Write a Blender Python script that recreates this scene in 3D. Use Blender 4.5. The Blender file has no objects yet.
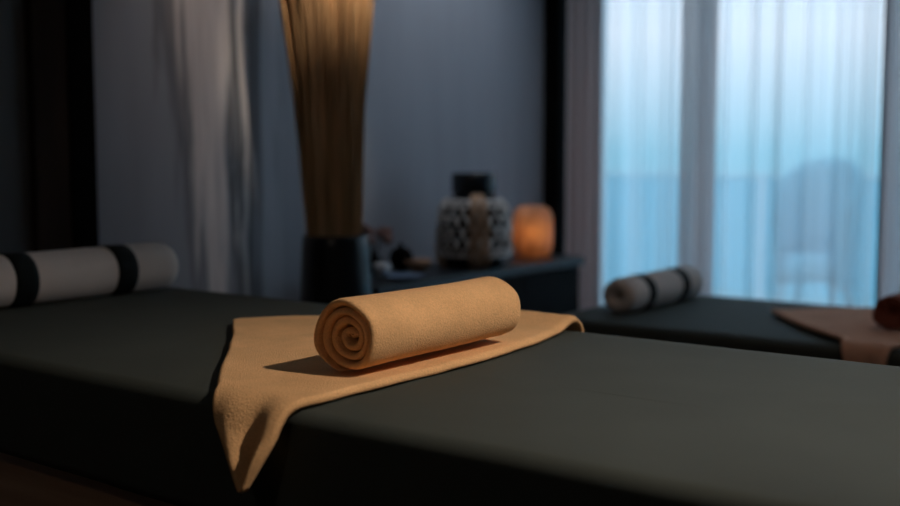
import bpy, bmesh, math, random
from math import sin, cos, pi, radians, sqrt, exp
from mathutils import Vector, noise

random.seed(7)
scene = bpy.context.scene
C = bpy.context.collection

# ------------------------------------------------------------------ camera
CAM_H = 1.05
cam_d = bpy.data.cameras.new('camera')
cam_d.sensor_width = 36.0
cam_d.lens = 36.0 * 1119.0 / 900.0
cam_d.clip_start = 0.05
cam_d.dof.use_dof = True
cam_d.dof.focus_distance = 1.70
cam_d.dof.aperture_fstop = 2.1
cam = bpy.data.objects.new('camera', cam_d)
C.objects.link(cam)
cam.location = (0, 0, CAM_H)
cam.rotation_euler = (radians(90 - 5.107), 0, radians(36.62))
scene.camera = cam

# ------------------------------------------------------------------ colour management
vs = scene.view_settings
vs.view_transform = 'Standard'
vs.look = 'None'
vs.gamma = 1.0
vs.use_curve_mapping = False
vs.exposure = 0.0

# ------------------------------------------------------------------ daylight sky
world = bpy.data.worlds.new('sky')
scene.world = world
world.use_nodes = True
wn = world.node_tree
wn.nodes.clear()
w_out = wn.nodes.new('ShaderNodeOutputWorld')
w_bg = wn.nodes.new('ShaderNodeBackground')
w_tc = wn.nodes.new('ShaderNodeTexCoord')
w_sep = wn.nodes.new('ShaderNodeSeparateXYZ')
w_ramp = wn.nodes.new('ShaderNodeValToRGB')
w_map = wn.nodes.new('ShaderNodeMapRange')
w_map.inputs['From Min'].default_value = -0.15
w_map.inputs['From Max'].default_value = 0.45
cr = w_ramp.color_ramp
cr.elements[0].position = 0.0
cr.elements[0].color = (0.07, 0.30, 0.43, 1)
cr.elements[1].position = 1.0
cr.elements[1].color = (0.60, 0.83, 1.0, 1)
e = cr.elements.new(0.25)
e.color = (0.21, 0.52, 0.67, 1)
e = cr.elements.new(0.42)
e.color = (0.86, 0.92, 1.0, 1)
wn.links.new(w_tc.outputs['Generated'], w_sep.inputs[0])
wn.links.new(w_sep.outputs['Z'], w_map.inputs['Value'])
wn.links.new(w_map.outputs[0], w_ramp.inputs[0])
wn.links.new(w_ramp.outputs[0], w_bg.inputs['Color'])
w_bg.inputs['Strength'].default_value = 2.45
wn.links.new(w_bg.outputs[0], w_out.inputs['Surface'])

# ------------------------------------------------------------------ key lamp and added fills
def spot(name, loc, target, power, color, angle, blend, radius):
    d = bpy.data.lights.new(name, 'SPOT')
    d.energy = power
    d.color = color
    d.spot_size = radians(angle)
    d.spot_blend = blend
    d.shadow_soft_size = radius
    o = bpy.data.objects.new(name, d)
    C.objects.link(o)
    o.location = loc
    o.rotation_euler = (Vector(target) - Vector(loc)).to_track_quat('-Z', 'Y').to_euler()
    return o

# ceiling downlight over the foot of the near bed: the key light
spot('bed_spot', (0.58, 1.54, 2.34), (-0.66, 1.38, 0.72), 130.0, (1.0, 0.84, 0.70), 53, 1.0, 0.022)
# weak warm fill added to brighten the papered wall
spot('wall_fill', (-2.02, 2.40, 2.62), (-2.84, 2.50, 1.30), 20.0, (1.0, 0.84, 0.76), 48, 1.0, 0.05)

# narrow warm fill added to lift the tops of the dried reeds
spot('reed_fill', (-1.45, 2.05, 2.62), (-2.46, 2.64, 1.58), 90.0, (1.0, 0.80, 0.60), 20, 1.0, 0.03)
# added fills: soft for the sideboard wall, dim from behind the camera
spot('wall_fill', (-2.20, 3.60, 2.62), (-2.85, 3.62, 1.4), 31.0, (0.90, 0.93, 1.0), 88, 1.0, 0.08)
spot('front_fill', (-0.6, -1.0, 2.60), (-1.5, 0.9, 0.4), 7.0, (1.0, 0.80, 0.60), 80, 1.0, 0.10)  # made-up front fill that lifts the brown bed base
spot('bed_spot', (-0.35, 2.55, 2.55), (-1.15, 3.25, 0.6), 13.0, (1.0, 0.80, 0.66), 58, 1.0, 0.05)  # further added fill, brightens the far bed's towel and bolster

# ------------------------------------------------------------------ helpers
def tag(o, label=None, cat=None, group=None, kind=None):
    if label: o['label'] = label
    if cat: o['category'] = cat
    if group: o['group'] = group
    if kind: o['kind'] = kind
    return o

def thing(name, label, cat, loc=(0, 0, 0), group=None):
    o = bpy.data.objects.new(name, None)
    C.objects.link(o)
    o.location = loc
    o.empty_display_size = 0.1
    return tag(o, label, cat, group)

def obj(name, bm, mat, parent=None, smooth=True, loc=None):
    me = bpy.data.meshes.new(name)
    bmesh.ops.recalc_face_normals(bm, faces=bm.faces)
    bm.to_mesh(me)
    bm.free()
    if smooth:
        for p in me.polygons: p.use_smooth = True
    mats = mat if isinstance(mat, (list, tuple)) else [mat]
    for m in mats: me.materials.append(m)
    o = bpy.data.objects.new(name, me)
    C.objects.link(o)
    if parent: o.parent = parent
    if loc: o.location = loc
    return o

def box(bm, x0, x1, y0, y1, z0, z1, bev=0.0, seg=2):
    r = bmesh.ops.create_cube(bm, size=1.0)
    vs_ = r['verts']
    for v in vs_:
        v.co = Vector((x0 + (v.co.x + .5) * (x1 - x0), y0 + (v.co.y + .5) * (y1 - y0), z0 + (v.co.z + .5) * (z1 - z0)))
    if bev > 0:
        es = list({e_ for v in vs_ for e_ in v.link_edges})
        bmesh.ops.bevel(bm, geom=es, offset=bev, segments=seg, profile=0.5, affect='EDGES')

def box_obj(name, dims, mat, parent=None, bev=0.0, kind=None, smooth=False):
    bm = bmesh.new()
    box(bm, *dims, bev=bev)
    o = obj(name, bm, mat, parent, smooth=smooth)
    if kind: o['kind'] = kind
    return o

def lathe(bm, prof, n=40, cx=0, cy=0, cz=0, wob=None, cap=True):
    rings = []
    for (r, z) in prof:
        ring = []
        for i in range(n):
            a = 2 * pi * i / n
            rr = r * (wob(a, z) if wob else 1.0)
            ring.append(bm.verts.new((cx + rr * cos(a), cy + rr * sin(a), cz + z)))
        rings.append(ring)
    for a, b in zip(rings, rings[1:]):
        for i in range(n):
            bm.faces.new((a[i], a[(i + 1) % n], b[(i + 1) % n], b[i]))
    if cap:
        bm.faces.new(rings[0][::-1])
        bm.faces.new(rings[-1])
    return rings

def tube(bm, pts, rad, n=6, close=False):
    P = [Vector(p) for p in pts]
    rings = []
    m = len(P)
    for k in range(m):
        if close:
            t = P[(k + 1) % m] - P[k - 1]
        else:
            t = P[min(k + 1, m - 1)] - P[max(k - 1, 0)]
        t.normalize()
        ref = Vector((0, 0, 1)) if abs(t.z) < .9 else Vector((1, 0, 0))
        u = t.cross(ref).normalized()
        w = t.cross(u).normalized()
        r = rad(k / max(1, m - 1)) if callable(rad) else rad
        rings.append([bm.verts.new(P[k] + u * (r * cos(2 * pi * i / n)) + w * (r * sin(2 * pi * i / n))) for i in range(n)])
    pairs = list(zip(rings, rings[1:]))
    if close: pairs.append((rings[-1], rings[0]))
    for a, b in pairs:
        for i in range(n):
            bm.faces.new((a[i], a[(i + 1) % n], b[(i + 1) % n], b[i]))
    if not close:
        bm.faces.new(rings[0][::-1])
        bm.faces.new(rings[-1])

# ------------------------------------------------------------------ materials
def new_mat(name):
    m = bpy.data.materials.new(name)
    m.use_nodes = True
    nt = m.node_tree
    b = nt.nodes['Principled BSDF']
    return m, nt, b

def mat_basic(name, col, rough=0.7, noise_scale=20.0, var=0.12, bump=0.0, bump_scale=200.0, metal=0.0, spec=0.5, sheen=0.0, stretch=None, bdist=0.002):
    m, nt, b = new_mat(name)
    b.inputs['Roughness'].default_value = rough
    b.inputs['Metallic'].default_value = metal
    b.inputs['Specular IOR Level'].default_value = spec
    if sheen:
        b.inputs['Sheen Weight'].default_value = sheen
        b.inputs['Sheen Roughness'].default_value = 0.5
    tc = nt.nodes.new('ShaderNodeTexCoord')
    mp = nt.nodes.new('ShaderNodeMapping')
    if stretch: mp.inputs['Scale'].default_value = stretch
    nt.links.new(tc.outputs['Object'], mp.inputs[0])
    n1 = nt.nodes.new('ShaderNodeTexNoise')
    n1.inputs['Scale'].default_value = noise_scale
    n1.inputs['Detail'].default_value = 4
    nt.links.new(mp.outputs[0], n1.inputs['Vector'])
    rp = nt.nodes.new('ShaderNodeValToRGB')
    rp.color_ramp.elements[0].position = 0.3
    rp.color_ramp.elements[1].position = 0.7
    rp.color_ramp.elements[0].color = tuple(c * (1 - var) for c in col) + (1,)
    rp.color_ramp.elements[1].color = tuple(min(1, c * (1 + var)) for c in col) + (1,)
    nt.links.new(n1.outputs['Fac'], rp.inputs[0])
    nt.links.new(rp.outputs[0], b.inputs['Base Color'])
    if bump:
        n2 = nt.nodes.new('ShaderNodeTexNoise')
        n2.inputs['Scale'].default_value = bump_scale
        n2.inputs['Detail'].default_value = 3
        nt.links.new(mp.outputs[0], n2.inputs['Vector'])
        bp = nt.nodes.new('ShaderNodeBump')
        bp.inputs['Strength'].default_value = bump
        bp.inputs['Distance'].default_value = bdist
        nt.links.new(n2.outputs['Fac'], bp.inputs['Height'])
        nt.links.new(bp.outputs[0], b.inputs['Normal'])
    return m

def mat_terry(name, col, var=0.15):
    """looped towelling: fine nap relief over slow colour drift"""
    m, nt, b = new_mat(name)
    b.inputs['Roughness'].default_value = 0.95
    b.inputs['Specular IOR Level'].default_value = 0.1
    b.inputs['Sheen Weight'].default_value = 0.10
    b.inputs['Sheen Roughness'].default_value = 0.6
    b.inputs['Sheen Tint'].default_value = (1.0, 0.75, 0.5, 1)
    tc = nt.nodes.new('ShaderNodeTexCoord')
    v = nt.nodes.new('ShaderNodeTexVoronoi')
    v.inputs['Scale'].default_value = 420
    n1 = nt.nodes.new('ShaderNodeTexNoise')
    n1.inputs['Scale'].default_value = 300
    n1.inputs['Detail'].default_value = 5
    n0 = nt.nodes.new('ShaderNodeTexNoise')
    n0.inputs['Scale'].default_value = 14
    n0.inputs['Detail'].default_value = 4
    for x in (v, n1, n0): nt.links.new(tc.outputs['Object'], x.inputs['Vector'])
    add = nt.nodes.new('ShaderNodeMath'); add.operation = 'MULTIPLY_ADD'
    nt.links.new(v.outputs['Distance'], add.inputs[0]); add.inputs[1].default_value = -0.6
    nt.links.new(n1.outputs['Fac'], add.inputs[2])
    add2 = nt.nodes.new('ShaderNodeMath'); add2.operation = 'MULTIPLY_ADD'
    nt.links.new(n0.outputs['Fac'], add2.inputs[0]); add2.inputs[1].default_value = 0.5
    nt.links.new(add.outputs[0], add2.inputs[2])
    bp = nt.nodes.new('ShaderNodeBump')
    bp.inputs['Strength'].default_value = 0.5
    bp.inputs['Distance'].default_value = 0.0024
    nt.links.new(add2.outputs[0], bp.inputs['Height'])
    nt.links.new(bp.outputs[0], b.inputs['Normal'])
    mix = nt.nodes.new('ShaderNodeMath'); mix.operation = 'ADD'
    nt.links.new(n0.outputs['Fac'], mix.inputs[0]); nt.links.new(n1.outputs['Fac'], mix.inputs[1])
    rp = nt.nodes.new('ShaderNodeValToRGB')
    rp.color_ramp.elements[0].position = 0.35
    rp.color_ramp.elements[1].position = 0.65
    hv = nt.nodes.new('ShaderNodeMath'); hv.operation = 'MULTIPLY'; hv.inputs[1].default_value = 0.5
    nt.links.new(mix.outputs[0], hv.inputs[0])
    rp.color_ramp.elements[0].color = tuple(c * (1 - var) for c in col) + (1,)
    rp.color_ramp.elements[1].color = tuple(min(1, c * (1 + var)) for c in col) + (1,)
    nt.links.new(hv.outputs[0], rp.inputs[0])
    nt.links.new(rp.outputs[0], b.inputs['Base Color'])
    return m

def mat_cloth_light(name, col, transp, transl, edge=0.5, streak=6.0, var=0.25):
    """curtain cloth: part see-through weave, part light-passing thread, part diffuse"""
    m = bpy.data.materials.new(name)
    m.use_nodes = True
    nt = m.node_tree
    nt.nodes.clear()
    out = nt.nodes.new('ShaderNodeOutputMaterial')
    df = nt.nodes.new('ShaderNodeBsdfDiffuse')
    tl = nt.nodes.new('ShaderNodeBsdfTranslucent')
    tp = nt.nodes.new('ShaderNodeBsdfTransparent')
    m1 = nt.nodes.new('ShaderNodeMixShader')
    m2 = nt.nodes.new('ShaderNodeMixShader')
    tc = nt.nodes.new('ShaderNodeTexCoord')
    mp = nt.nodes.new('ShaderNodeMapping')
    mp.inputs['Scale'].default_value = (streak, streak, streak * 0.02)
    nz = nt.nodes.new('ShaderNodeTexNoise'); nz.inputs['Scale'].default_value = 1.0; nz.inputs['Detail'].default_value = 3
    nt.links.new(tc.outputs['Object'], mp.inputs[0]); nt.links.new(mp.outputs[0], nz.inputs['Vector'])
    rp = nt.nodes.new('ShaderNodeValToRGB')
    rp.color_ramp.elements[0].position = 0.3; rp.color_ramp.elements[1].position = 0.7
    rp.color_ramp.elements[0].color = tuple(c * (1 - var) for c in col) + (1,)
    rp.color_ramp.elements[1].color = tuple(min(1, c) for c in col) + (1,)
    nt.links.new(nz.outputs['Fac'], rp.inputs[0])
    nt.links.new(rp.outputs[0], df.inputs[0]); nt.links.new(rp.outputs[0], tl.inputs[0])
    m1.inputs[0].default_value = transl
    nt.links.new(df.outputs[0], m1.inputs[1]); nt.links.new(tl.outputs[0], m1.inputs[2])
    lw = nt.nodes.new('ShaderNodeLayerWeight'); lw.inputs['Blend'].default_value = 0.5
    mr = nt.nodes.new('ShaderNodeMapRange')       # threads close up when seen edge-on
    mr.inputs['To Min'].default_value = 1 - transp
    mr.inputs['To Max'].default_value = min(1.0, 1 - transp * (1 - edge))
    nt.links.new(lw.outputs['Facing'], mr.inputs['Value'])
    nt.links.new(mr.outputs[0], m2.inputs[0])
    nt.links.new(tp.outputs[0], m2.inputs[1]); nt.links.new(m1.outputs[0], m2.inputs[2])
    nt.links.new(m2.outputs[0], out.inputs['Surface'])
    return m

def mat_wood(name, c0, c1, scale=(2, 30, 30), rough=0.5):
    m, nt, b = new_mat(name)
    tc = nt.nodes.new('ShaderNodeTexCoord'); mp = nt.nodes.new('ShaderNodeMapping')
    mp.inputs['Scale'].default_value = scale
    nz = nt.nodes.new('ShaderNodeTexNoise'); nz.inputs['Scale'].default_value = 1.0; nz.inputs['Detail'].default_value = 6
    rp = nt.nodes.new('ShaderNodeValToRGB')
    rp.color_ramp.elements[0].color = c0 + (1,); rp.color_ramp.elements[1].color = c1 + (1,)
    rp.color_ramp.elements[0].position = 0.35; rp.color_ramp.elements[1].position = 0.68
    nt.links.new(tc.outputs['Object'], mp.inputs[0]); nt.links.new(mp.outputs[0], nz.inputs['Vector'])
    nt.links.new(nz.outputs['Fac'], rp.inputs[0]); nt.links.new(rp.outputs[0], b.inputs['Base Color'])
    b.inputs['Roughness'].default_value = rough
    return m

def mat_glass(name):
    m = bpy.data.materials.new(name)
    m.use_nodes = True
    nt = m.node_tree
    nt.nodes.clear()
    out = nt.nodes.new('ShaderNodeOutputMaterial')
    gl = nt.nodes.new('ShaderNodeBsdfGlossy'); gl.inputs['Roughness'].default_value = 0.02
    tp = nt.nodes.new('ShaderNodeBsdfTransparent'); tp.inputs[0].default_value = (0.94, 0.97, 1.0, 1)
    fr = nt.nodes.new('ShaderNodeFresnel'); fr.inputs[0].default_value = 1.45
    mx = nt.nodes.new('ShaderNodeMixShader')
    nt.links.new(fr.outputs[0], mx.inputs[0]); nt.links.new(tp.outputs[0], mx.inputs[1]); nt.links.new(gl.outputs[0], mx.inputs[2])
    nt.links.new(mx.outputs[0], out.inputs['Surface'])
    return m

def mat_mural(name):
    """grey wallpaper with tall feathery brush strokes, positions in wall metres (object Y, Z)"""
    m, nt, b = new_mat(name)
    L = nt.links.new
    def math_(op, a, b_=None, c=None):
        n = nt.nodes.new('ShaderNodeMath'); n.operation = op
        for i, v in enumerate((a, b_, c)):
            if v is None: continue
            if isinstance(v, (int, float)): n.inputs[i].default_value = v
            else: L(v, n.inputs[i])
        return n.outputs[0]
    tc = nt.nodes.new('ShaderNodeTexCoord'); sp = nt.nodes.new('ShaderNodeSeparateXYZ')
    L(tc.outputs['Object'], sp.inputs[0])
    Y, Z = sp.outputs['Y'], sp.outputs['Z']
    def strokes(sy, sz, detail, off=0.0, sc=1.0):
        mp = nt.nodes.new('ShaderNodeMapping'); mp.inputs['Scale'].default_value = (1, sy, sz); mp.inputs['Location'].default_value = (off, off, 0)
        nz = nt.nodes.new('ShaderNodeTexNoise'); nz.inputs['Scale'].default_value = sc; nz.inputs['Detail'].default_value = detail
        nz.inputs['Distortion'].default_value = 0.4
        L(tc.outputs['Object'], mp.inputs[0]); L(mp.outputs[0], nz.inputs['Vector'])
        return nz.outputs['Fac']
    nA = strokes(26, 2.2, 6); nB = strokes(9, 1.0, 4, 3.1); nC = strokes(60, 3, 3, 7.7)
    Yw = math_('ADD', Y, math_('MULTIPLY', math_('SUBTRACT', nA, 0.5), 0.22))
    def band(centre0, slope, w0, wslope, soft):
        c = math_('MULTIPLY_ADD', math_('SUBTRACT', Z, 0.7), slope, centre0)
        w = math_('MAXIMUM', math_('MULTIPLY_ADD', math_('SUBTRACT', Z, 0.7), wslope, w0), 0.02)
        d = math_('ABSOLUTE', math_('SUBTRACT', Yw, c))
        mr = nt.nodes.new('ShaderNodeMapRange'); mr.interpolation_type = 'SMOOTHSTEP'
        L(math_('SUBTRACT', d, w), mr.inputs['Value'])
        mr.inputs['From Min'].default_value = -soft; mr.inputs['From Max'].default_value = soft
        mr.inputs['To Min'].default_value = 1; mr.inputs['To Max'].default_value = 0
        return mr.outputs[0]
    main = band(2.475, -0.060, 0.048, 0.085, 0.035)
    dark_left = band(2.385, -0.115, 0.022, 0.03, 0.028)  # dark diagonal brush stroke left of the main one
    gap = band(2.575, -0.02, 0.014, 0.012, 0.016)
    thin = band(2.605, 0.01, 0.000, 0.022, 0.012)
    far = band(2.655, 0.01, 0.025, 0.01, 0.022)
    side = band(2.74, 0.0, 0.025, 0.02, 0.03)
    def rgbmix(fac, c1, c2):
        n = nt.nodes.new('ShaderNodeMixRGB'); L(fac, n.inputs[0])
        for i, c in ((1, c1), (2, c2)):
            if isinstance(c, tuple): n.inputs[i].default_value = c + (1,)
            else: L(c, n.inputs[i])
        return n.outputs[0]
    base = rgbmix(nB, (0.27, 0.295, 0.34), (0.36, 0.39, 0.45))
    col = rgbmix(math_('MULTIPLY', side, 0.35), base, (0.62, 0.66, 0.74))
    strokec = rgbmix(nC, (0.42, 0.38, 0.38), (1.0, 0.94, 0.92))
    col = rgbmix(math_('MULTIPLY', main, 0.95), col, strokec)
    dark = (0.13, 0.13, 0.14)
    col = rgbmix(math_('MULTIPLY', dark_left, 0.65), col, dark)
    col = rgbmix(math_('MULTIPLY', far, 0.75), col, dark)
    col = rgbmix(math_('MULTIPLY', thin, 0.7), col, strokec)
    col = rgbmix(math_('MULTIPLY', gap, 0.8), col, dark)
    L(col, b.inputs['Base Color'])
    b.inputs['Roughness'].default_value = 0.85
    bp = nt.nodes.new('ShaderNodeBump'); bp.inputs['Strength'].default_value = 0.15; bp.inputs['Distance'].default_value = 0.002
    L(nC, bp.inputs['Height']); L(bp.outputs[0], b.inputs['Normal'])
    return m

M = {}
M['mural'] = mat_mural('brush_stroke_wallpaper')
M['wall'] = mat_basic('painted_wall', (0.30, 0.29, 0.30), 0.9, 6, 0.05, 0.2, 90)
M['darkwall'] = mat_basic('dark_grey_paint', (0.19, 0.185, 0.185), 0.85, 6, 0.06)
M['ceiling'] = mat_basic('ceiling_paint', (0.35, 0.34, 0.33), 0.9, 6, 0.04)
M['floor'] = mat_wood('dark_floorboards', (0.035, 0.020, 0.012), (0.085, 0.048, 0.03), (1.5, 14, 14), 0.45)
M['black'] = mat_basic('matt_black_paint', (0.004, 0.004, 0.004), 0.9, 10, 0.2, spec=0.05)
M['brownwood'] = mat_wood('dark_brown_veneer', (0.018, 0.009, 0.005), (0.045, 0.022, 0.012), (30, 30, 2), 0.95)
M['basewood'] = mat_wood('walnut_panel', (0.34, 0.20, 0.125), (0.50, 0.31, 0.20), (2.0, 30, 30), 0.5)
M['cover'] = mat_basic('charcoal_green_sheet', (0.056, 0.064, 0.057), 0.74, 5, 0.08, 0.35, 260, spec=0.16, sheen=0.0, bdist=0.001)
M['towel'] = mat_terry('ochre_terry', (0.76, 0.44, 0.205))
M['towel2'] = mat_terry('rust_terry', (0.64, 0.35, 0.24))
M['rolled_rust'] = mat_terry('dark_red_terry', (0.26, 0.075, 0.05))
M['bolster'] = mat_basic('stone_white_cotton', (0.70, 0.61, 0.56), 0.92, 9, 0.06, 0.5, 300, spec=0.1, bdist=0.001)
M['strap'] = mat_basic('black_strap', (0.006, 0.009, 0.009), 0.8, 30, 0.2, spec=0.2)
M['counter'] = mat_basic('black_lacquer', (0.012, 0.018, 0.024), 0.38, 8, 0.2)
M['cabinet'] = mat_basic('black_cabinet_front', (0.008, 0.008, 0.009), 0.8, 8, 0.2, spec=0.15)
M['vase'] = mat_basic('black_glaze', (0.008, 0.010, 0.012), 0.30, 8, 0.2)
M['reed'] = mat_basic('dry_reed', (0.72, 0.43, 0.22), 0.85, 30, 0.5, stretch=(1, 1, 0.05))
M['sheer'] = mat_cloth_light('white_sheer', (0.93, 0.96, 0.98), 0.34, 0.80, 0.8, 9.0, 0.24)  # vertical colour streaks partly stand in for shading in the pleats
M['drape'] = mat_cloth_light('mauve_grey_drape', (0.64, 0.47, 0.44), 0.0, 0.42, 0.0, 14.0, 0.25)
M['halfdrape'] = mat_cloth_light('grey_voile', (0.84, 0.69, 0.67), 0.12, 0.70, 0.5, 20.0, 0.22)
M['alu'] = mat_basic('grey_aluminium', (0.25, 0.26, 0.28), 0.4, 10, 0.05, metal=0.6)
M['glass'] = mat_glass('window_glass')
M['frost'] = mat_cloth_light('frosted_blue_glass', (0.28, 0.70, 0.84), 0.45, 0.9, 0.2, 1.0, 0.05)
M['stone'] = mat_basic('terrace_stone', (0.32, 0.36, 0.38), 0.8, 4, 0.1)
M['render'] = mat_basic('pale_rail_paint', (0.80, 0.88, 0.92), 0.85, 5, 0.06)
M['outchair'] = mat_basic('blue_grey_wicker', (0.16, 0.50, 0.64), 0.7, 60, 0.2)
M['cushion'] = mat_basic('pale_outdoor_cushion', (0.20, 0.52, 0.66), 0.9, 10, 0.06)
M['jar'] = mat_basic('black_jar_glass', (0.008, 0.012, 0.018), 0.25, 8, 0.2)
M['rope'] = mat_basic('grey_cotton_rope', (0.72, 0.70, 0.68), 0.9, 60, 0.35)
M['tanrope'] = mat_basic('tan_cotton_rope', (0.50, 0.33, 0.22), 0.9, 60, 0.25)
M['dish'] = mat_basic('blue_glaze', (0.14, 0.20, 0.30), 0.3, 20, 0.1)
M['white'] = mat_basic('white_glaze', (0.55, 0.58, 0.62), 0.3, 20, 0.05)
M['tanwood'] = mat_basic('tan_turned_wood', (0.45, 0.26, 0.16), 0.6, 20, 0.2)
M['pinkflower'] = mat_basic('dusty_pink_petal', (0.26, 0.15, 0.13), 0.9, 40, 0.3)
M['twig'] = mat_basic('dark_twig', (0.03, 0.02, 0.015), 0.8, 40, 0.3)

# onyx candle lantern shell
m, nt, b = new_mat('honey_onyx')
b.inputs['Roughness'].default_value = 0.6
tc = nt.nodes.new('ShaderNodeTexCoord'); nz = nt.nodes.new('ShaderNodeTexNoise')
mp = nt.nodes.new('ShaderNodeMapping'); mp.inputs['Scale'].default_value = (1, 1, 0.35)
nz.inputs['Scale'].default_value = 22; nz.inputs['Detail'].default_value = 4
rp = nt.nodes.new('ShaderNodeValToRGB')
rp.color_ramp.elements[0].color = (0.60, 0.40, 0.24, 1); rp.color_ramp.elements[1].color = (0.88, 0.66, 0.45, 1)
rp.color_ramp.elements[0].position = .35; rp.color_ramp.elements[1].position = .65
nt.links.new(tc.outputs['Object'], mp.inputs[0]); nt.links.new(mp.outputs[0], nz.inputs['Vector'])
nt.links.new(nz.outputs['Fac'], rp.inputs[0])
tl = nt.nodes.new('ShaderNodeBsdfTranslucent'); mx = nt.nodes.new('ShaderNodeMixShader'); mx.inputs[0].default_value = 0.5
nt.links.new(rp.outputs[0], b.inputs['Base Color']); nt.links.new(rp.outputs[0], tl.inputs[0])
nt.links.new(b.outputs[0], mx.inputs[1]); nt.links.new(tl.outputs[0], mx.inputs[2])
nt.links.new(mx.outputs[0], nt.nodes['Material Output'].inputs['Surface'])
M['onyx'] = m
m, nt, b = new_mat('candle_flame')
b.inputs['Emission Color'].default_value = (1.0, 0.45, 0.12, 1); b.inputs['Emission Strength'].default_value = 12.0
M['flame'] = m

# ------------------------------------------------------------------ room shell
XL, XR, YB, YF, ZC = -2.80, 1.60, 4.75, -1.40, 2.70
box_obj('floor', (XL - .2, XR + .2, YF - .2, YB + .15, -0.06, 0.0), M['floor'], kind='structure')
box_obj('ceiling', (XL - .2, XR + .2, YF - .2, YB + .15, ZC, ZC + .08), M['ceiling'], kind='structure')
# left wall: papered length, then black trim, brown post and door
bm = bmesh.new(); box(bm, XL - .15, XL, 2.02, YB + .15, 0, ZC)
obj('wall_left', bm, M['mural'], smooth=False)['kind'] = 'structure'
bm = bmesh.new(); box(bm, XL - .15, XL, YF - .2, 0.88, 0, ZC)
box(bm, XL - .15, XL, 0.88, 2.02, 2.16, ZC)
obj('wall_left', bm, M['darkwall'], smooth=False)['kind'] = 'structure'
box_obj('trim_1', (XL - .10, XL + .012, 1.938, 2.02, 0, 2.16), M['black'], bev=.002, kind='structure')
bm = bmesh.new()
box(bm, XL - .12, XL + .002, 1.826, 1.938, 0, 2.16); box(bm, XL - .12, XL + .002, 0.88, 0.99, 0, 2.16); box(bm, XL - .12, XL + .002, 0.99, 1.826, 2.06, 2.16)
obj('trim_2', bm, M['brownwood'], smooth=False)['kind'] = 'structure'
d = box_obj('door_1', (XL - .07, XL - .03, 0.99, 1.826, 0.006, 2.06), M['darkwall'], kind='structure')
bm = bmesh.new(); tube(bm, [(XL - .035, 1.06, 1.0), (XL + .02, 1.06, 1.0), (XL + .025, 1.17, 1.0)], 0.009, 10)
obj('door_handle', bm, M['alu'], d)
# window wall with a wide opening
WX0, WX1, WZ = -2.69, 0.95, 2.42
bm = bmesh.new()
box(bm, XL, WX0, YB, YB + .15, 0, ZC); box(bm, WX1, XR + .2, YB, YB + .15, 0, ZC); box(bm, WX0, WX1, YB, YB + .15, WZ, ZC)
obj('wall_back', bm, M['wall'], smooth=False)['kind'] = 'structure'
box_obj('wall_right', (XR, XR + .15, YF - .2, YB, 0, ZC), M['wall'], kind='structure')
box_obj('wall_front', (XL, XR, YF - .15, YF, 0, ZC), M['wall'], kind='structure')
# black post in the corner beside the curtains
box_obj('trim_3', (XL, XL + .085, 4.50, 4.62, 0, ZC), M['black'], bev=.003, kind='structure')
box_obj('baseboard_left', (XL, XL + .014, 2.02, 4.50, 0, .08), M['black'], kind='structure')
# sliding window: frame + panes
win = bpy.data.objects.new('window_1', None); C.objects.link(win); win.location = (0, YB + .07, 0); win['kind'] = 'structure'
bm = bmesh.new()
box(bm, WX0, WX1, -.035, .035, 0, .07); box(bm, WX0, WX1, -.035, .035, WZ - .06, WZ)
edges = [WX0, -2.14, -1.325, -0.10, WX1]
for i, x in enumerate(edges):
    w = .022
    box(bm, max(WX0, x - w), min(WX1, x + w), -.035, .035, .07, WZ - .06)
obj('window_frame', bm, M['alu'], win, smooth=False)
for i in range(4):
    bm = bmesh.new(); box(bm, edges[i] + .022, edges[i + 1] - .022, -.004, .004, .07, WZ - .06)
    obj('window_pane', bm, M['glass'], win, smooth=False)
# curtain rail
bm = bmesh.new(); box(bm, XL + .10, XR - .1, 4.50, 4.66, 2.62, 2.66)
obj('curtain_rail', bm, M['alu'], smooth=False)
tag(bpy.data.objects['curtain_rail'], 'grey ceiling rail that carries the curtains above the window', 'curtain rail')

# ------------------------------------------------------------------ terrace beyond the glass
box_obj('terrace_floor', (-7.5, 4.5, YB + .15, 8.0, -.12, -.02), M['stone'], kind='structure')
bal = bpy.data.objects.new('balustrade', None); C.objects.link(bal); bal.location = (-1.5, 7.8, -.02)
tag(bal, 'frosted blue glass balustrade along the terrace beyond the curtains', 'balustrade')
for k in range(8):
    bm = bmesh.new(); box(bm, -6 + k * 1.5 + .02, -4.5 + k * 1.5 - .02, -.006, .006, .06, .90)
    obj('glass_panel', bm, M['frost'], bal, smooth=False)
bm = bmesh.new(); box(bm, -6, 6, -.016, .016, .90, .915, bev=.004); obj('handrail', bm, M['render'], bal, smooth=False)
for k in range(9):
    bm = bmesh.new(); box(bm, -6 + k * 1.5 - .018, -6 + k * 1.5 + .018, -.018, .018, 0, .90); obj('post', bm, M['render'], bal, smooth=False)

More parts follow.
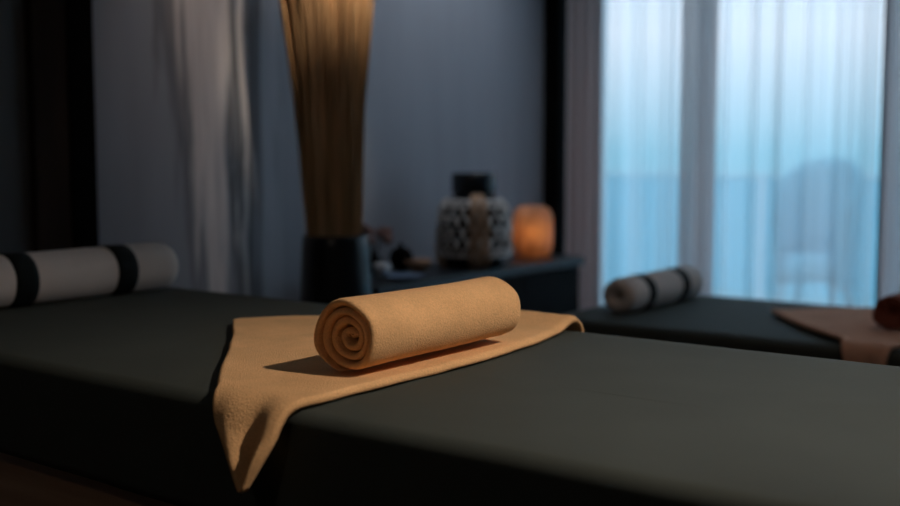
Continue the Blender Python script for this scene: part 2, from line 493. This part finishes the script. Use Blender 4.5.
# rounded outdoor armchair (shell, cushion, four legs)
ch = thing('armchair', 'pale blue rounded outdoor armchair seen through the sheer curtain', 'armchair', (-2.37, 7.1, -.02))
bm = bmesh.new()
N, R_ = 40, 0.24
def shell_pt(a, t, off):
    # a: -140..140 deg around the back; back is +y, open side faces -y
    hgt = 0.62 + 0.42 * max(0.0, cos(a)) ** 0.6 if cos(a) > 0 else 0.62 * (1 - 0.0)
    hgt = 0.60 + 0.44 * (0.5 + 0.5 * cos(a)) ** 0.7
    z = 0.22 + (hgt - 0.22) * t
    r = (R_ + 0.03 * t) - off
    return (r * sin(a), r * cos(a) * 1.02, z)
for off in (0.0, 0.03):
    grid = []
    for i in range(N + 1):
        a = radians(-128 + 256 * i / N)
        grid.append([bm.verts.new(shell_pt(a, j / 10, off)) for j in range(11)])
    if off == 0: g0 = grid
    else: g1 = grid
    for i in range(N):
        for j in range(10): bm.faces.new((grid[i][j], grid[i + 1][j], grid[i + 1][j + 1], grid[i][j + 1]))
for i in range(N):
    bm.faces.new((g0[i][10], g0[i + 1][10], g1[i + 1][10], g1[i][10])); bm.faces.new((g0[i][0], g1[i][0], g1[i + 1][0], g0[i + 1][0]))
for i in (0, N):
    for j in range(10): bm.faces.new((g0[i][j], g0[i][j + 1], g1[i][j + 1], g1[i][j]))
obj('backrest', bm, M['outchair'], ch)
bm = bmesh.new(); lathe(bm, [(.08, .26), (.18, .27), (.205, .31), (.205, .38), (.18, .42), (.04, .43)], 36)
obj('seat', bm, M['cushion'], ch)
for sx in (-1, 1):
    for sy in (-1, 1):
        bm = bmesh.new(); tube(bm, [(sx * .19, sy * .18, 0), (sx * .15, sy * .14, .27)], .014, 8)
        obj('leg', bm, M['alu'], ch)
# small terrace table beside it
tb = thing('side_table', 'small terrace table beyond the glass right of the armchair', 'table', (-1.45, 7.25, -.02))
bm = bmesh.new(); lathe(bm, [(.24, .86), (.25, .87), (.25, .885), (.24, .895)], 36); obj('tabletop', bm, M['outchair'], tb)
bm = bmesh.new(); lathe(bm, [(.16, 0), (.16, .02), (.025, .04), (.022, .86)], 24); obj('pedestal', bm, M['alu'], tb)

# ------------------------------------------------------------------ curtains
def curtain(name, x0, x1, mat, label, folds, amp, y0=4.58, seed=0, group=None, lean=0.0, z0=0.02, z1=2.62):
    rnd = random.Random(seed)
    n = max(24, int((x1 - x0) * 150))
    ph = [rnd.uniform(0, 2 * pi) for _ in range(6)]
    bm = bmesh.new()
    rows = []
    cx = (x0 + x1) / 2
    for j in range(15):
        z = z0 + (z1 - z0) * j / 14
        f = 1 - j / 14
        row = []
        for i in range(n + 1):
            u = i / n
            uu = u + 0.012 * sin(2 * pi * 2.3 * u + ph[3] + f)
            w = sin(2 * pi * folds * uu + ph[0]) * 0.65 + sin(2 * pi * folds * 0.47 * uu + ph[1] + .5 * f) * 0.35 + 0.25 * sin(2 * pi * folds * 2.1 * uu + ph[2])
            a = amp * (0.55 + 0.45 * f) * (0.75 + 0.25 * sin(2 * pi * 1.7 * u + ph[4]))
            x = x0 + (x1 - x0) * u + lean * (1 - f) + 0.012 * sin(2 * pi * folds * uu * 1.0 + ph[5])
            row.append(bm.verts.new((x - cx, a * w, z)))
        rows.append(row)
    for a_, b_ in zip(rows, rows[1:]):
        for i in range(n): bm.faces.new((a_[i], a_[i + 1], b_[i + 1], b_[i]))
    o = obj(name, bm, mat, loc=(cx, y0, 0))
    return tag(o, label, 'curtain', group)

curtain('sheer_curtain', -2.60, -2.06, M['sheer'], 'narrow white sheer curtain between the dark end drape and the grey voile', 3.2, .055, 4.63, 3)
curtain('sheer_curtain', -2.04, -1.30, M['sheer'], 'wide bright white sheer curtain in front of the outdoor armchair', 6, .040, 4.63, 5)
curtain('sheer_curtain', -1.28, 0.98, M['sheer'], 'white sheer curtain at the far right of the window, mostly out of frame', 17, .035, 4.63, 9)
curtain('drape', -2.690, -2.520, M['drape'], 'mauve-grey heavy drape gathered in the corner beside the black post', 3.0, .045, 4.54, 11)
curtain('drape', -2.12, -1.94, M['halfdrape'], 'grey voile drape gathered in the middle of the window', 2.5, .03, 4.53, 12)
curtain('drape', -1.27, -1.00, M['halfdrape'], 'grey-blue drape at the right edge of the picture', 3.5, .03, 4.53, 14)

# ------------------------------------------------------------------ massage beds
def rrect(hx, hy, r, n=8):
    pts = []
    for (sx, sy, a0) in ((1, 1, 0), (-1, 1, 90), (-1, -1, 180), (1, -1, 270)):
        for k in range(n + 1):
            a = radians(a0 + 90 * k / n)
            pts.append((sx * (hx - r) + r * cos(a), sy * (hy - r) + r * sin(a)))
    # densify the straight sides
    out = []
    for i in range(len(pts)):
        p, q = pts[i], pts[(i + 1) % len(pts)]
        out.append(p)
        dd = sqrt((p[0] - q[0]) ** 2 + (p[1] - q[1]) ** 2)
        m_ = int(dd / 0.05)
        for k in range(1, m_): out.append((p[0] + (q[0] - p[0]) * k / m_, p[1] + (q[1] - p[1]) * k / m_))
    return out

def massage_bed(x0, x1, y0, y1, top, label):
    cx, cy = (x0 + x1) / 2, (y0 + y1) / 2
    hx, hy = (x1 - x0) / 2, (y1 - y0) / 2
    t = thing('massage_bed', label, 'massage bed', (cx, cy, 0), 'massage beds')
    bm = bmesh.new()
    r = 0.024
    prof = [(0.004, -.162), (0.0, -.164), (0.0, -.15), (0.0, -.12), (0, -.07), (0, -r)]
    for k in range(1, 7):
        a = radians(90 * k / 6)
        prof.append((r - r * cos(a), -r + r * sin(a)))
    prof += [(.06, .001), (.12, .002), (.22, .002), (.33, .002)]
    rings = []
    for (ins, dz) in prof:
        pts = rrect(hx - ins, hy - ins, max(.012, .055 - ins * .5))
        rings.append([bm.verts.new((px, py, top + dz)) for px, py in pts])
    nn = min(len(r_) for r_ in rings)
    # rings differ in count only through densifying: rebuild on a common count
    bm.free(); bm = bmesh.new(); rings = []
    base = rrect(hx, hy, .055)
    for (ins, dz) in prof:
        ring = []
        fx, fy = (hx - ins) / hx, (hy - ins) / hy
        for (px, py) in base:
            w = 0
            if dz < -r:
                w = 0.006 * noise.noise(Vector((px * 6 + cx, py * 6 + cy, dz * 3))) * (-dz - r) / .15
            hemz = 0.006 * noise.noise(Vector((px * 3 + cx, py * 3, 1.5))) if dz < -.14 else 0
            n_ = Vector((px / hx, py / hy)).normalized()
            zz = 0.0016 * noise.noise(Vector((px * 4, py * 4, 3 + cx)))
            ring.append(bm.verts.new((px * fx + n_.x * w, py * fy + n_.y * w, top + dz + hemz + (zz if dz > -r else 0))))
        rings.append(ring)
    for a, b_ in zip(rings, rings[1:]):
        for i in range(len(a)): bm.faces.new((a[i], a[(i + 1) % len(a)], b_[(i + 1) % len(a)], b_[i]))
    bm.faces.new(rings[-1])
    bm.faces.new(rings[0][::-1])
    obj('bed_cover', bm, M['cover'], t)
    hb = top - .158
    bm = bmesh.new(); box(bm, -hx + .05, hx - .05, -hy + .035, hy - .035, .05, hb, bev=.004)
    obj('base', bm, M['basewood'], t, smooth=False)
    bm = bmesh.new(); box(bm, -hx + .10, hx - .10, -hy + .09, hy - .09, 0, .05)
    obj('plinth', bm, M['black'], t, smooth=False)
    nd = 4
    w = (2 * hx - .12) / nd
    for k in range(nd):
        bm = bmesh.new(); xa = -hx + .06 + k * w
        box(bm, xa + .004, xa + w - .004, -hy + .026, -hy + .0345, .07, hb - .012, bev=.002)
        obj('base_door', bm, M['basewood'], t, smooth=False)
    return t

B1, B2 = 0.72, 0.538
massage_bed(-2.32, -0.16, 1.008, 1.815, B1, 'large foreground massage bed under a charcoal sheet, ochre towel roll on it')
massage_bed(-1.84, 0.32, 2.965, 3.80, B2, 'massage bed behind the near one, in front of the curtained window')

# ------------------------------------------------------------------ bolsters with straps
def make_bolster(label, loc, L=0.56, R=0.058):
    t = thing('bolster', label, 'bolster', loc, 'strapped bolsters')
    bm = bmesh.new()
    prof = [(0.010, .016), (.020, .006), (.034, .0), (.046, .004), (.053, .014), (.0572, .03), (.058, .05)]
    full = [(r * R / .058, y) for r, y in prof] + [(R, y * L) for y in (.2, .3, .4, .5, .6, .7, .8)] + [(r * R / .058, L - y) for r, y in reversed(prof)]
    n = 44
    rings = []
    for (r, y) in full:
        ring = []
        for i in range(n):
            a = 2 * pi * i / n
            rr = r
            for sy in (.26 * L, .72 * L):
                rr *= 1 - .05 * exp(-((y - sy) / .022) ** 2)
            rr *= 1 + .018 * noise.noise(Vector((cos(a) * 2, y * 9, sin(a) * 2)))
            x, z = rr * cos(a) * 1.03, rr * sin(a)
            z = max(z, -R * .93)
            ring.append(bm.verts.new((x, y, z + R * .93)))
        rings.append(ring)
    for a_, b_ in zip(rings, rings[1:]):
        for i in range(n): bm.faces.new((a_[i], a_[(i + 1) % n], b_[(i + 1) % n], b_[i]))
    bm.faces.new(rings[0]); bm.faces.new(rings[-1])
    obj('cushion', bm, M['bolster'], t)
    for sy in (.26 * L, .72 * L):
        bm = bmesh.new()
        rr = []
        for (r, dy) in ((R * .935, -.027), (R * 1.008, -.027), (R * 1.02, -.012), (R * 1.02, .012), (R * 1.008, .027), (R * .935, .027)):
            rr.append([bm.verts.new((r * cos(2 * pi * i / n) * 1.03, sy + dy, max(r * sin(2 * pi * i / n), -R * .93) + R * .93)) for i in range(n)])
        for k in range(6):
            a_, b_ = rr[k], rr[(k + 1) % 6]
            for i in range(n): bm.faces.new((a_[i], a_[(i + 1) % n], b_[(i + 1) % n], b_[i]))
        obj('strap', bm, M['strap'], t)
    return t

b1 = make_bolster('stone-white bolster with two black straps on the near bed, at left', (-2.170, 1.205, B1 + .0045))
def copy_tree(o, parent=None):
    c = o.copy(); C.objects.link(c)
    if parent: c.parent = parent
    for chd in list(o.children): copy_tree(chd, c)
    return c
b2 = copy_tree(b1)
b2.location = (-1.675, 3.135, B2 + .0045)
b2['label'] = 'stone-white bolster with two black straps on the far bed by the curtains'

# ------------------------------------------------------------------ rolled towels
def make_roll(name, mat, label, group, loc, L=.43, R=.0555, rz=0.0, end_deg=-97, pitch=.0128, th=.0114):
    bm = bmesh.new()
    r0 = .0085
    turns = (R - r0) / pitch
    n = int(turns * 44)
    a1 = radians(end_deg)
    rows_y = [0, .0015, .004, .009] + [.009 + (L - .018) * k / 26 for k in range(1, 26)] + [L - .009, L - .004, L - .0015, L]
    def thf(y):
        d_ = min(y, L - y)
        return th * (0.30 + 0.70 * min(1, sqrt(max(0, d_) / .006)))
    outer, inner = [], []
    for y in rows_y:
        ro, ri = [], []
        for i in range(n + 1):
            u = i / n
            ang = a1 - (1 - u) * turns * 2 * pi
            r = r0 + (R - r0) * u - th * .5
            hw = thf(y) * .5
            if u > .955: hw *= max(.15, (1 - u) / .045); r -= (u - .955) / .045 * th * .3
            # telescoping of the layers at both ends, soft squash and lumps
            ty = y + (1 - u) * .015 * (1 if y < L / 2 else -1) * (1 if min(y, L - y) < .012 else 0) + .0035 * noise.noise(Vector((ang * .8, 2.2, 0.3))) * (1 if min(y, L - y) < .012 else 0)
            for rr, lst in ((r + hw, ro), (r - hw, ri)):
                lump = 1 + .075 * noise.noise(Vector((cos(ang) * 1.3, y * 5.5 + 4, sin(ang) * 1.3))) * (.4 + .6 * u)
                x = rr * cos(ang) * 1.09 * lump
                z = rr * sin(ang) * 0.985 * lump
                if u < .28:      # doubled-over heart of the roll
                    x += .004 * (1 - u / .28) * sin(2 * ang); z += .006 * (1 - u / .28) * cos(ang * 1.0 + 1)
                fl = -R * .925 + (R - th * .5 - r) * .8 + (th * .5 - (rr - r)) * .6
                if z < fl: z = fl + (z - fl) * .12
                lst.append(bm.verts.new((x, ty, z + R * .93)))
        outer.append(ro); inner.append(ri)
    m_ = len(rows_y)
    for j in range(m_ - 1):
        for i in range(n):
            bm.faces.new((outer[j][i], outer[j][i + 1], outer[j + 1][i + 1], outer[j + 1][i]))
            bm.faces.new((inner[j][i], inner[j + 1][i], inner[j + 1][i + 1], inner[j][i + 1]))
        for i in (0, n):
            bm.faces.new((outer[j][i], outer[j + 1][i], inner[j + 1][i], inner[j][i]))
    for j in (0, m_ - 1):
        for i in range(n): bm.faces.new((outer[j][i], inner[j][i], inner[j][i + 1], outer[j][i + 1]))
    o = obj(name, bm, mat, loc=loc)
    o.rotation_euler.z = rz
    return tag(o, label, 'rolled towel', group)

TH = .011
make_roll('rolled_towel', M['towel'], 'ochre towel rolled into a tight cylinder on the near bed', None, (-1.048, 1.161, B1 + .0050 + TH), rz=radians(0), R=.0600, L=.378)
make_roll('rolled_towel', M['rolled_rust'], 'dark red rolled towel on the far bed at the right edge', None, (-.850, 3.20, B2 + .0050 + TH), rz=radians(-2))

# ------------------------------------------------------------------ flat towels draped over the front edge
def lerp_curve(pts, t):
    ts = [0.0]
    for p, q in zip(pts, pts[1:]): ts.append(ts[-1] + sqrt((p[0] - q[0]) ** 2 + (p[1] - q[1]) ** 2))
    T = ts[-1] * t
    for k in range(len(pts) - 1):
        if T <= ts[k + 1] + 1e-9:
            f = (T - ts[k]) / (ts[k + 1] - ts[k])
            # catmull-rom
            p0 = pts[max(0, k - 1)]; p1 = pts[k]; p2 = pts[k + 1]; p3 = pts[min(len(pts) - 1, k + 2)]
            return tuple(.5 * ((2 * p1[i]) + (-p0[i] + p2[i]) * f + (2 * p0[i] - 5 * p1[i] + 4 * p2[i] - p3[i]) * f * f + (-p0[i] + 3 * p1[i] - 3 * p2[i] + p3[i]) * f ** 3) for i in range(2))
    return pts[-1]

def make_spread(name, mat, label, left, right, back, y_front, y_back, top, raise_fn, seed=0, r=.024, crease=None):
    """left/right: (x, v) from the back to the tip, v = y on the bed top and runs on down the side; back: (x, v) left to right"""
    bm = bmesh.new()
    nt_, ns = 90, 60
    def drape(x, v, out=0.0):
        # unroll v over the front and back edge of the bed, offset 'out' along the surface normal
        qa = r * pi / 2
        if v >= y_front + r and v <= y_back - r:
            y, z, ny, nz_ = v, 0.0, 0, 1
        elif v < y_front + r:
            s = y_front + r - v
            if s < qa:
                a = s / r; y = y_front + r - r * sin(a); z = -r + r * cos(a); ny, nz_ = -sin(a), cos(a)
            else:
                y = y_front; z = -r - (s - qa); ny, nz_ = -1, 0
        else:
            s = v - (y_back - r)
            if s < qa:
                a = s / r; y = y_back - r + r * sin(a); z = -r + r * cos(a); ny, nz_ = sin(a), cos(a)
            else:
                y = y_back; z = -r - (s - qa); ny, nz_ = 1, 0
        return Vector((x, y + ny * out, top + z + nz_ * out))
    layers = []
    for layer in (0, 1):
        g = []
        for j in range(nt_ + 1):
            t = j / nt_
            Lp, Rp = lerp_curve(left, t), lerp_curve(right, t)
            row = []
            for i in range(ns + 1):
                s = i / ns
                x = Lp[0] + (Rp[0] - Lp[0]) * s; v = Lp[1] + (Rp[1] - Lp[1]) * s
                bx, bv = lerp_curve(back, s)
                lx = left[0][0] + (right[0][0] - left[0][0]) * s; lv = left[0][1] + (right[0][1] - left[0][1]) * s
                k = (1 - t) ** 2.0
                x += (bx - lx) * k; v += (bv - lv) * k
                x += .004 * noise.noise(Vector((x * 14, v * 14, seed)))
                edge = min(s, 1 - s, t * 1.0) 
                e_ = min(1.0, edge / .022)
                thick = TH * (0.45 + 0.55 * sqrt(max(0, e_)))
                lift = .0040 + .0025 * (1 + noise.noise(Vector((x * 9, v * 9, 5 + seed)))) * .5 + raise_fn(x, v, s, t)
                out = lift + (thick if layer else 0.0)
                row.append((x, v, out))
            g.append(row)
        layers.append([[bm.verts.new(drape(*p)) for p in row] for row in g])
    for g in layers:
        for j in range(nt_):
            for i in range(ns): bm.faces.new((g[j][i], g[j][i + 1], g[j + 1][i + 1], g[j + 1][i]))
    a, b_ = layers
    for j in range(nt_):
        for i in (0, ns): bm.faces.new((a[j][i], a[j + 1][i], b_[j + 1][i], b_[j][i]))
    for i in range(ns):
        for j in (0, nt_): bm.faces.new((a[j][i], b_[j][i], b_[j][i + 1], a[j][i + 1]))
    bmesh.ops.remove_doubles(bm, verts=bm.verts, dist=.00005)
    o = obj(name, bm, mat)
    return tag(o, label, 'towel')

def rise1(x, v, s, t):
    o = 0.0
    # puffed hem near the far edge, right of the roll
    o += .013 * exp(-((v - 1.80) / .07) ** 2) * (1 / (1 + exp(-(x + 1.36) / .05)))
    o += .001 * exp(-((s - .02) / .05) ** 2)
    if v < 1.025:                                 # hanging corner swings out, one hollow fold between two ridges
        d_ = (1.025 - v)
        k_ = min(1, d_ / .05) * max(0, min(1, (v - .922) / .035))
        o += .42 * d_ + k_ * (.012 * exp(-((s - .18) / .16) ** 2) - .012 * exp(-((s - .52) / .13) ** 2) + .012 * exp(-((s - .85) / .14) ** 2))
    return o
make_spread('spread_towel', M['towel'], 'flat ochre towel under the roll, its corner hanging over the near bed edge',
            left=[(-1.566, 1.425), (-1.48, 1.345), (-1.354, 1.220), (-1.235, 1.095), (-1.150, 1.020), (-1.108, .990), (-1.074, .960), (-1.036, .922)],
            right=[(-1.050, 1.843), (-1.034, 1.75), (-.994, 1.467), (-.990, 1.211), (-.992, 1.055), (-1.000, 1.003), (-1.010, .965), (-1.030, .922)],
            back=[(-1.566, 1.425), (-1.594, 1.462), (-1.560, 1.522), (-1.495, 1.586), (-1.34, 1.715), (-1.20, 1.800), (-1.10, 1.832), (-1.050, 1.843)],
            y_front=1.008, y_back=1.815, top=B1, raise_fn=rise1, seed=1)

def rise2(x, v, s, t):
    o = .010 * exp(-(s / .10) ** 2)
    if v < 2.99: o += min(1, (2.99 - v) / .06) * (.008 + .008 * sin(9 * s))
    return o
make_spread('spread_towel', M['towel2'], 'rust towel spread on the far bed and hanging over its edge',
            left=[(-1.270, 3.405), (-1.21, 3.31), (-1.09, 3.16), (-.985, 3.05), (-.925, 2.99), (-.88, 2.90), (-.85, 2.80)],
            right=[(-.62, 3.83), (-.64, 3.60), (-.70, 3.30), (-.755, 3.08), (-.79, 2.97), (-.80, 2.88), (-.84, 2.80)],
            back=[(-1.270, 3.405), (-1.20, 3.56), (-1.05, 3.70), (-.85, 3.77), (-.62, 3.83)],
            y_front=2.965, y_back=3.80, top=B2, raise_fn=rise2, seed=4)

# ------------------------------------------------------------------ black sideboard
CT = 0.604
sb = thing('sideboard', 'low black lacquered sideboard against the blue-grey wall', 'sideboard', (-2.60, 3.47, 0))
bm = bmesh.new(); box(bm, -.150, .190, -.635, .750, CT - .035, CT, bev=.003); obj('top', bm, M['counter'], sb, smooth=False)
bm = bmesh.new(); box(bm, -.145, .172, -.625, .735, .05, CT - .035); obj('body', bm, M['cabinet'], sb, smooth=False)
for k in range(3):
    bm = bmesh.new(); y0 = -.62 + k * .445
    box(bm, .1725, .186, y0 + .003, y0 + .442, .07, CT - .042, bev=.002)
    dr = obj('door', bm, M['cabinet'], sb, smooth=False)
    bm = bmesh.new(); tube(bm, [(.186, y0 + .41, .33), (.200, y0 + .41, .335), (.200, y0 + .41, .43), (.186, y0 + .41, .435)], .004, 8)
    obj('handle', bm, M['black'], dr)
bm = bmesh.new(); box(bm, -.13, .14, -.60, .70, 0, .05); obj('plinth', bm, M['black'], sb, smooth=False)

# ------------------------------------------------------------------ floor vase + dried reeds
VX, VY = -2.43, 2.655
bm = bmesh.new()
prof = [(.105, 0), (.125, .01), (.132, .06), (.127, .30), (.118, .55), (.109, .75), (.105, .785), (.102, .79), (.097, .785), (.096, .70), (.10, .40), (.10, .05), (.01, .045)]
lathe(bm, prof, 48)
v_ = obj('floor_vase', bm, M['vase'], loc=(VX, VY, 0))
tag(v_, 'tall black floor vase left of the sideboard, filled with dried reeds', 'vase')

bm = bmesh.new()
rr = random.Random(21)
for k in range(620):
    a = rr.uniform(0, 2 * pi)
    q = sqrt(rr.random())
    bx, by = .050 * q * cos(a), .050 * q * sin(a)
    tx, ty = .165 * q * cos(a) - .020, .165 * q * sin(a) - .016
    H = rr.uniform(1.05, 1.35)
    pts = []
    bend = rr.uniform(-.012, .012); bend2 = rr.uniform(-.012, .012)
    for j in range(8):
        f = j / 7
        pts.append((bx + (tx - bx) * f ** 1.6 + bend * sin(pi * f * 1.6), by + (ty - by) * f ** 1.6 + bend2 * sin(pi * f * 1.3), .06 + (H + .60) * f * .98))
    rad = rr.uniform(.0022, .0042)
    tube(bm, pts, (lambda f, rad=rad: rad * (1.0 + 1.6 * max(0, f - .45)) if f < .97 else rad * .4), 4)
o = obj('dried_reed_bundle', bm, M['reed'], loc=(VX, VY, 0))
tag(o, 'tall sheaf of brown dried reeds standing in the black floor vase', 'dried reeds', kind='stuff')

# ------------------------------------------------------------------ macrame covered jar
JX, JY = -2.545, 3.58
jr = thing('jar', 'big black jar dressed in knotted grey cord on the sideboard', 'jar', (JX, JY, CT))
def jr_r(z):
    P = [(0, .112), (.02, .136), (.06, .142), (.12, .138), (.20, .130), (.240, .124), (.268, .100), (.28, .078)]
    for (za, ra), (zb, rb) in zip(P, P[1:]):
        if z <= zb: return ra + (rb - ra) * (z - za) / (zb - za)
    return .072
bm = bmesh.new()
pr = [(jr_r(z), z) for z in [0, .01, .02, .04, .06, .09, .12, .15, .18, .21, .235, .25, .26, .27, .28]] 
lathe(bm, pr, 48)
obj('body', bm, M['jar'], jr)
bm = bmesh.new(); lathe(bm, [(.072, .278), (.082, .285), (.087, .300), (.087, .360), (.082, .368), (.074, .368), (.066, .34), (.064, .30), (.02, .295)], 40)
obj('neck', bm, M['jar'], jr)
bm = bmesh.new()
NS = 20
for sgn in (1, -1):
    for k in range(NS):
        pts = []
        for j in range(26):
            z = .055 + .205 * j / 25
            a = .09 * noise.noise(Vector((k * 1.7, z * 16, sgn))) + 2 * pi * k / NS + sgn * (2 * pi / NS) * (.5 * (1 - cos(pi * j / 25 * 5)) ) * .5 * 1.1
            r = jr_r(z) + .005 + (.003 if sgn > 0 else 0)
            pts.append((r * cos(a), r * sin(a), z))
        tube(bm, pts, .0055, 5)
for z in (.052, .262):
    tube(bm, [((jr_r(z) + .006) * cos(2 * pi * i / 40), (jr_r(z) + .006) * sin(2 * pi * i / 40), z) for i in range(40)], .007, 6, close=True)
for k in range(NS * 2):
    a = pi * k / NS
    for z in ((.097, .178) if k % 2 else (.137, .22)):
        r = jr_r(z) + .008
        lathe(bm, [(.002, -.007), (.008, -.004), (.009, 0), (.008, .004), (.002, .007)], 7, r * cos(a), r * sin(a), z)
obj('cord_net', bm, M['rope'], jr)
bm = bmesh.new()                       # tan tassels at the front and the side
for a0, zt, zb, w in ((-.80, .285, .004, .016), (-1.95, .05, .004, .009)):
    for k in range(9):
        a = a0 + (k - 4) * w / .14 * .5
        pts = []
        for j in range(12):
            z = zt + (zb - zt) * j / 11
            r = jr_r(max(z, .0)) + .013 + .003 * sin(k * 2.1 + j) + (.004 if z < .05 else 0)
            aa = a + .03 * sin(j * 1.2 + k)
            pts.append((r * cos(aa), r * sin(aa), z))
        tube(bm, pts, .0045, 5)
obj('tassel', bm, M['tanrope'], jr)

# ------------------------------------------------------------------ onyx candle lantern
LX, LY = -2.60, 4.10
ln = thing('candle_lantern', 'glowing honey-coloured candle lantern at the right end of the sideboard', 'candle lantern', (LX, LY, CT))
bm = bmesh.new()
def wobl(a, z): return 1 + .010 * cos(16 * a)
lathe(bm, [(.055, 0), (.072, .004), (.082, .02), (.088, .06), (.089, .12), (.087, .165), (.078, .195), (.064, .212), (.048, .218),
           (.045, .214), (.058, .205), (.070, .188), (.079, .160), (.081, .12), (.080, .06), (.074, .02), (.01, .012)], 64, wob=wobl)
obj('shell', bm, M['onyx'], ln)
bm = bmesh.new(); lathe(bm, [(.026, .0135), (.027, .05), (.024, .074), (.010, .071)], 24); obj('candle', bm, M['white'], ln)
bm = bmesh.new(); lathe(bm, [(.001, .076), (.006, .084), (.0075, .094), (.005, .108), (.0008, .122)], 16, cx=.004, cy=-.004); obj('flame', bm, M['flame'], ln)
pl = bpy.data.lights.new('candle_light', 'POINT'); pl.energy = 0.17; pl.color = (1.0, .62, .27); pl.shadow_soft_size = .012
po = bpy.data.objects.new('candle_light', pl); C.objects.link(po); po.location = (LX + .022, LY - .03, CT + .115)

# ------------------------------------------------------------------ small things at the left of the sideboard
# turned wooden bowl, upside-down profile with low foot
bm = bmesh.new(); lathe(bm, [(.020, 0), (.026, .004), (.040, .016), (.050, .034), (.053, .046), (.050, .046), (.044, .032), (.030, .016), (.003, .011)], 32)
o = obj('wooden_bowl', bm, M['tanwood'], loc=(-2.60, 3.30, CT)); tag(o, 'small tan wooden bowl left of the cord-covered jar', 'bowl')
bm = bmesh.new(); lathe(bm, [(.035, 0), (.045, .003), (.072, .010), (.078, .015), (.070, .0125), (.040, .006), (.002, .005)], 36)
o = obj('dish', bm, M['dish'], loc=(-2.49, 3.07, CT)); tag(o, 'shallow blue glazed dish near the sideboard front edge', 'dish')
cp = thing('cup', 'small white cup standing behind the blue dish', 'cup', (-2.57, 3.055, CT))
bm = bmesh.new(); lathe(bm, [(.018, 0), (.021, .003), (.026, .02), (.029, .052), (.0265, .052), (.023, .02), (.002, .006)], 28); obj('body', bm, M['white'], cp)
bm = bmesh.new(); tube(bm, [(.026, -.012, .042), (.038, -.020, .038), (.040, -.021, .026), (.026, -.013, .016)], .003, 8); obj('handle', bm, M['white'], cp)
# dark incense burner
ib = thing('incense_burner', 'dark round lidded incense burner beside the wooden bowl', 'incense burner', (-2.685, 3.30, CT))
bm = bmesh.new(); lathe(bm, [(.02, 0), (.03, .006), (.044, .024), (.047, .045), (.042, .058)], 32); obj('body', bm, M['black'], ib)
bm = bmesh.new(); lathe(bm, [(.044, .0585), (.040, .070), (.024, .086), (.008, .092), (.009, .100), (.004, .106)], 32); obj('lid', bm, M['black'], ib)
# dried flowers in a little bottle
fl = thing('dried_posy', 'little posy of dusty pink dried flowers beside the floor vase', 'dried flowers', (-2.69, 3.15, CT))
bm = bmesh.new(); lathe(bm, [(.025, 0), (.03, .005), (.03, .05), (.014, .068), (.013, .085), (.009, .085), (.008, .02)], 24); obj('bottle', bm, M['jar'], fl)
rr = random.Random(5)
for k in range(11):
    a = rr.uniform(0, 2 * pi); q = rr.uniform(.01, .055); h = rr.uniform(.12, .175)
    tip = (q * cos(a), q * sin(a), h)
    bm = bmesh.new(); tube(bm, [(0, 0, .02), (q * .2 * cos(a), q * .2 * sin(a), .09), tip], .0014, 5)
    st = obj('stem', bm, M['twig'], fl)
    bm = bmesh.new()
    for p in range(3):
        lathe(bm, [(.002, -.009), (.010, -.003), (.013, .004), (.008, .012), (.002, .013)], 10, tip[0] + rr.uniform(-.01, .01), tip[1] + rr.uniform(-.01, .01), tip[2] + rr.uniform(-.006, .008), wob=lambda a_, z: 1 + .25 * cos(5 * a_))
    obj('flower_head', bm, M['pinkflower'], st)
